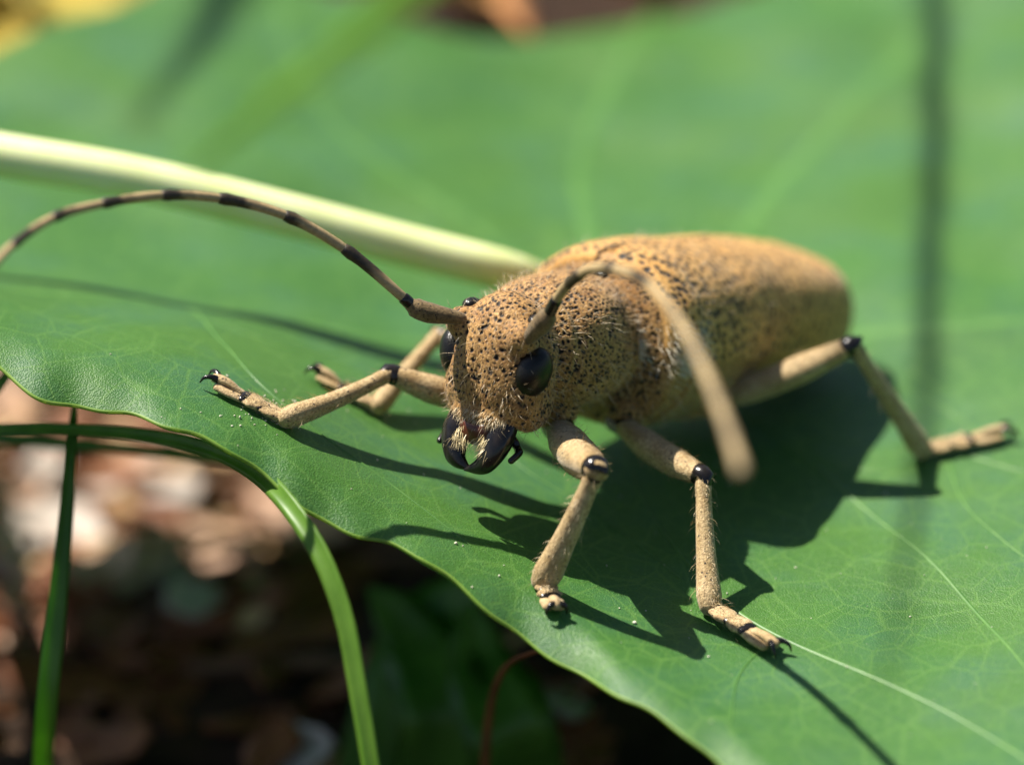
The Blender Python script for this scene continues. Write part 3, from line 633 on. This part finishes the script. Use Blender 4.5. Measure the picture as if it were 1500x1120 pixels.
# ================================================================== ground and surroundings
n = 160; u = np.linspace(-1, 1, n); gx = np.sign(u) * (np.abs(u) * 90 + np.abs(u) ** 6 * 3000); X, Y = np.meshgrid(gx, gx + 25, indexing='ij')
def ground_z(x, y): q = np.stack([x, y], -1); return -30.5 + 1.2 * vnoise(q * .22, 21) + .7 * vnoise(q * .6, 22)
Z = ground_z(X, Y); i, j = np.meshgrid(np.arange(n - 1), np.arange(n - 1), indexing='ij')
Q = np.stack([i * n + j, (i + 1) * n + j, (i + 1) * n + j + 1, i * n + j + 1], -1).reshape(-1, 4)
obj('ground', np.stack([X, Y, Z], -1).reshape(-1, 3), Q, M_SOIL, kind='structure')
def flake(c, L_, W_, rz, tilt, roll, mat, name, label, cat, group, curl=.3, seed=0):
    r = np.random.default_rng(seed); nx, ny = 9, 6; s = np.linspace(-1, 1, nx); t = np.linspace(-1, 1, ny); V = []
    ph = r.uniform(0, 6, 3)
    for a in s:
        wd = W_ * (1 - abs(a) ** 2.4) ** .6 * (1 + .15 * math.sin(a * 5 + ph[0])) + .05
        for b in t: V.append((a * L_ / 2, b * wd / 2 + .08 * L_ * math.sin(a * 2 + ph[1]), curl * (L_ * .25 * a * a + W_ * .35 * b * b) + .05 * W_ * math.sin(4 * b + 3 * a + ph[2])))
    V = np.array(V); th = np.array([0, 0, -.25]); V = np.r_[V, V + th]; m = nx * ny; Fc = []
    for a in range(nx - 1):
        for b in range(ny - 1): k = a * ny + b; Fc += [[k, k + ny, k + ny + 1, k + 1], [m + k, m + k + 1, m + k + ny + 1, m + k + ny]]
    rim = [a * ny for a in range(nx)] + [(nx - 1) * ny + b for b in range(1, ny)] + [a * ny + ny - 1 for a in range(nx - 2, -1, -1)] + [b for b in range(ny - 2, 0, -1)]
    for a, b in zip(rim, rim[1:] + rim[:1]): Fc.append([b, a, m + a, m + b])
    o = obj(name, V, Fc, mat, label=label, cat=cat, group=group); o.location = tuple(np.asarray(c) * MM); o.rotation_euler = (roll, tilt, rz); return o
def gpt(px, py, lift=0):
    d = ray(px, py); t = np.linspace(180, 480, 3000); P = CAMP + d * t[:, None]; f = P[:, 2] - ground_z(P[:, 0], P[:, 1]) - lift; return P[np.argmax(f < 0)]
LIT = [(40, 600, 0, 9, 6), (110, 590, 1, 8, 5), (30, 740, 0, 8, 6), (90, 780, 3, 8, 5), (20, 830, 3, 9, 4), (150, 800, 2, 9, 3), (230, 700, 0, 7, 5), (270, 720, 3, 6, 4), (310, 740, 1, 8, 5), (350, 780, 0, 9, 6), (330, 820, 0, 6, 5), (230, 815, 3, 5, 4), (170, 830, 0, 9, 3.5), (60, 890, 0, 7, 4), (10, 930, 0, 6, 4), (450, 760, 0, 10, 3.4), (420, 800, 1, 8, 4), (190, 640, 2, 8, 4), (260, 610, 2, 8, 4), (300, 670, 1, 7, 4), (120, 680, 2, 10, 4), (200, 760, 2, 8, 4), (60, 660, 2, 9, 5), (400, 720, 2, 7, 4), (480, 850, 2, 9, 3), (330, 900, 2, 10, 3), (180, 930, 2, 9, 4), (420, 940, 2, 10, 3), (90, 1000, 2, 9, 4), (250, 1010, 2, 9, 4), (600, 960, 2, 10, 3), (700, 1040, 2, 9, 4), (380, 1060, 2, 10, 3), (130, 1090, 2, 10, 4), (820, 1100, 2, 9, 4)]
names = {0: ('pinkish dry leaf scrap', 'dry_leaf'), 1: ('tan dry leaf scrap', 'dry_leaf'), 2: ('rust brown bark chip', 'bark_chip'), 3: ('pale grey leaf scrap', 'dry_leaf')}
for i, (px, py, k, L_, W_) in enumerate(LIT):
    p = gpt(px, py, .8); r = np.random.default_rng(i + 50)
    flake(p, L_ * .8, W_ * .75, r.uniform(-.6, .9), r.uniform(-.35, .35), r.uniform(-.1, .6), M_DRY[k], names[k][1], names[k][0] + ' lying in the litter below the leaf edge', 'bark' if k == 2 else 'dry leaf', names[k][0] + 's in the litter', .25, i)
r = np.random.default_rng(11)
for i in range(130):
    px, py = r.uniform(-60, 900), r.uniform(560, 1150)
    k = 2 if (py > 830 or px > 480) and r.random() < .8 else int(r.choice([0, 0, 1, 1, 2, 3])); L_ = r.uniform(1.8, 4.5); p = gpt(px, py, r.uniform(.6, 2.2))  # mostly dark crumbs low and right: shade under the leaf put into colour
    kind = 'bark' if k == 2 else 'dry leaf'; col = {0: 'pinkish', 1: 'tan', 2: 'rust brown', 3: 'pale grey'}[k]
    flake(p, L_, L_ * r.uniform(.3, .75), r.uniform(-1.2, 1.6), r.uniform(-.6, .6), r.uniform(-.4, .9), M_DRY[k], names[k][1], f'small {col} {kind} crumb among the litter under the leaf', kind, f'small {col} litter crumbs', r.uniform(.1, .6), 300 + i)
for i in range(16):
    px, py = r.uniform(0, 760), r.uniform(600, 1120); a = gpt(px, py, r.uniform(.5, 1.5)); an = r.uniform(-.5, .9); l_ = r.uniform(10, 26); d = np.array([math.cos(an), math.sin(an), r.uniform(-.02, .10)])
    P = [a - d * l_ / 2, a + [0, 0, r.uniform(0, 1)], a + d * l_ / 2]; P[0][2] = float(ground_z(P[0][0], P[0][1])) + .4
    V, Fc = tube(resample(P, 14), np.linspace(.45, .22, 14) * r.uniform(.7, 1.4), n=8); obj('twig', V, Fc, M_TWIG if i % 2 else M_DRY[1], base=P[0], label='dark brown dry twig lying across the litter' if i % 2 else 'straw coloured dry twig lying across the litter', cat='twig', group='dark brown dry stems' if i % 2 else 'straw coloured dry stems')
P = [at(700, 1010, 14) * [1, 1, 0] + [0, 0, -31], at(745, 972, 9), at(780, 955, 6), at(836, 938, 4)]
V, Fc = tube(resample(P, 24), np.linspace(.3, .07, 24), n=8); obj('twig', V, Fc, M_DRY[2], base=P[0], label='thin reddish dry twig rising from the litter beside the leaf edge', cat='twig')
bc = 0
for (px, py, k, L_, W_, nm) in ((20, 10, 4, 22, 16, 'yellow'), (-40, 50, 4, 20, 14, 'yellow'), (80, -20, 4, 16, 12, 'yellow'), (680, -10, 5, 14, 9, 'orange'), (620, -25, 4, 14, 9, 'yellow'), (850, -40, 4, 14, 8, 'yellow')):
    p = at(px, py, 66); bc += 1
    flake(p, L_, W_, .4 * bc, .2, .7, M_DRY[k], 'wilted_leaf', f'wilted {nm} leaf behind the far rim of the green leaf', 'wilted leaf', f'wilted {nm} leaves', .3, 80 + bc)
# grass
def grass_blade(P, wd, mat, label, n=60, fold=.35, hint=(0, -.6, .8), group=None):
    P = resample(P, n); t = np.linspace(0, 1, n); b0 = P[0].copy()
    V, Fc = blade(P, wd * np.interp(t, [0, .08, .6, .9, 1], [.75, 1, .95, .5, .06]), fold=fold, hint=hint)
    return obj('grass_blade', V, Fc, mat, base=b0, label=label, cat='grass blade', group=group)
g0 = at(545, 1130, -8); g0 = np.array([g0[0] + 2, g0[1] - 4, -31.0]); 
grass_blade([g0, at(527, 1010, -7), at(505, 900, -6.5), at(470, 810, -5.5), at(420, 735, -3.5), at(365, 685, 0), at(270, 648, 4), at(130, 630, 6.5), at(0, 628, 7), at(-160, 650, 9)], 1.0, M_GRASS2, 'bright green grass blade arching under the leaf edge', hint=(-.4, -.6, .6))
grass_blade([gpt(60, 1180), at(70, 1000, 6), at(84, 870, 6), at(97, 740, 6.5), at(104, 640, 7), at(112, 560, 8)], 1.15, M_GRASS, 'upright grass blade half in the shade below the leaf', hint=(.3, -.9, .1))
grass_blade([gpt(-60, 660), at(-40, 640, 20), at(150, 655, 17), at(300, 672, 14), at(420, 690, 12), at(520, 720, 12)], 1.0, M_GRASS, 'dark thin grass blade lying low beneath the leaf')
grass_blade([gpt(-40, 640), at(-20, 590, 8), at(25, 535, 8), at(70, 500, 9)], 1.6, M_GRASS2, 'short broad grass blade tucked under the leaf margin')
# far blade behind the stalk, and blades overhead whose shadows fall on the leaf
pb = [at(285, 250, -40), at(350, 190, -42), at(430, 125, -44), at(540, 45, -46), at(660, -60, -48)]
pb += [pb[-1] + [14, 22, 24], pb[-1] + [34, 80, 34], pb[-1] + [60, 170, 0], pb[-1] + [70, 230, -40]]
pb[-1][2] = float(ground_z(pb[-1][0], pb[-1][1])); grass_blade(pb[::-1], 6.5, M_GRASS2, 'broad bright grass blade hanging over the leaf with its tip above the stalk', fold=.25)
def overhead(pix, h, wd, label):
    P = [hit(*p) - SUN * h for p in pix]; d = norm(P[0] - P[1]); e = P[0] + d * 30 + [0, 25, -5]; f_ = e + [5, 70, -20]; f_[2] = float(ground_z(f_[0], f_[1]))
    return grass_blade([f_, e] + P, wd, M_GRASS, label, n=80, hint=(.2, -.3, 1))
overhead([(1360, -20), (1362, 150), (1362, 300), (1355, 500), (1342, 680), (1322, 850), (1296, 1010)], 190, 2.8, 'long grass blade arching overhead and shading a stripe of the leaf')

overhead([(330, -40), (280, 70), (195, 205)], 250, 9, 'wide grass blade arching overhead and shading the leaf beside its stalk')

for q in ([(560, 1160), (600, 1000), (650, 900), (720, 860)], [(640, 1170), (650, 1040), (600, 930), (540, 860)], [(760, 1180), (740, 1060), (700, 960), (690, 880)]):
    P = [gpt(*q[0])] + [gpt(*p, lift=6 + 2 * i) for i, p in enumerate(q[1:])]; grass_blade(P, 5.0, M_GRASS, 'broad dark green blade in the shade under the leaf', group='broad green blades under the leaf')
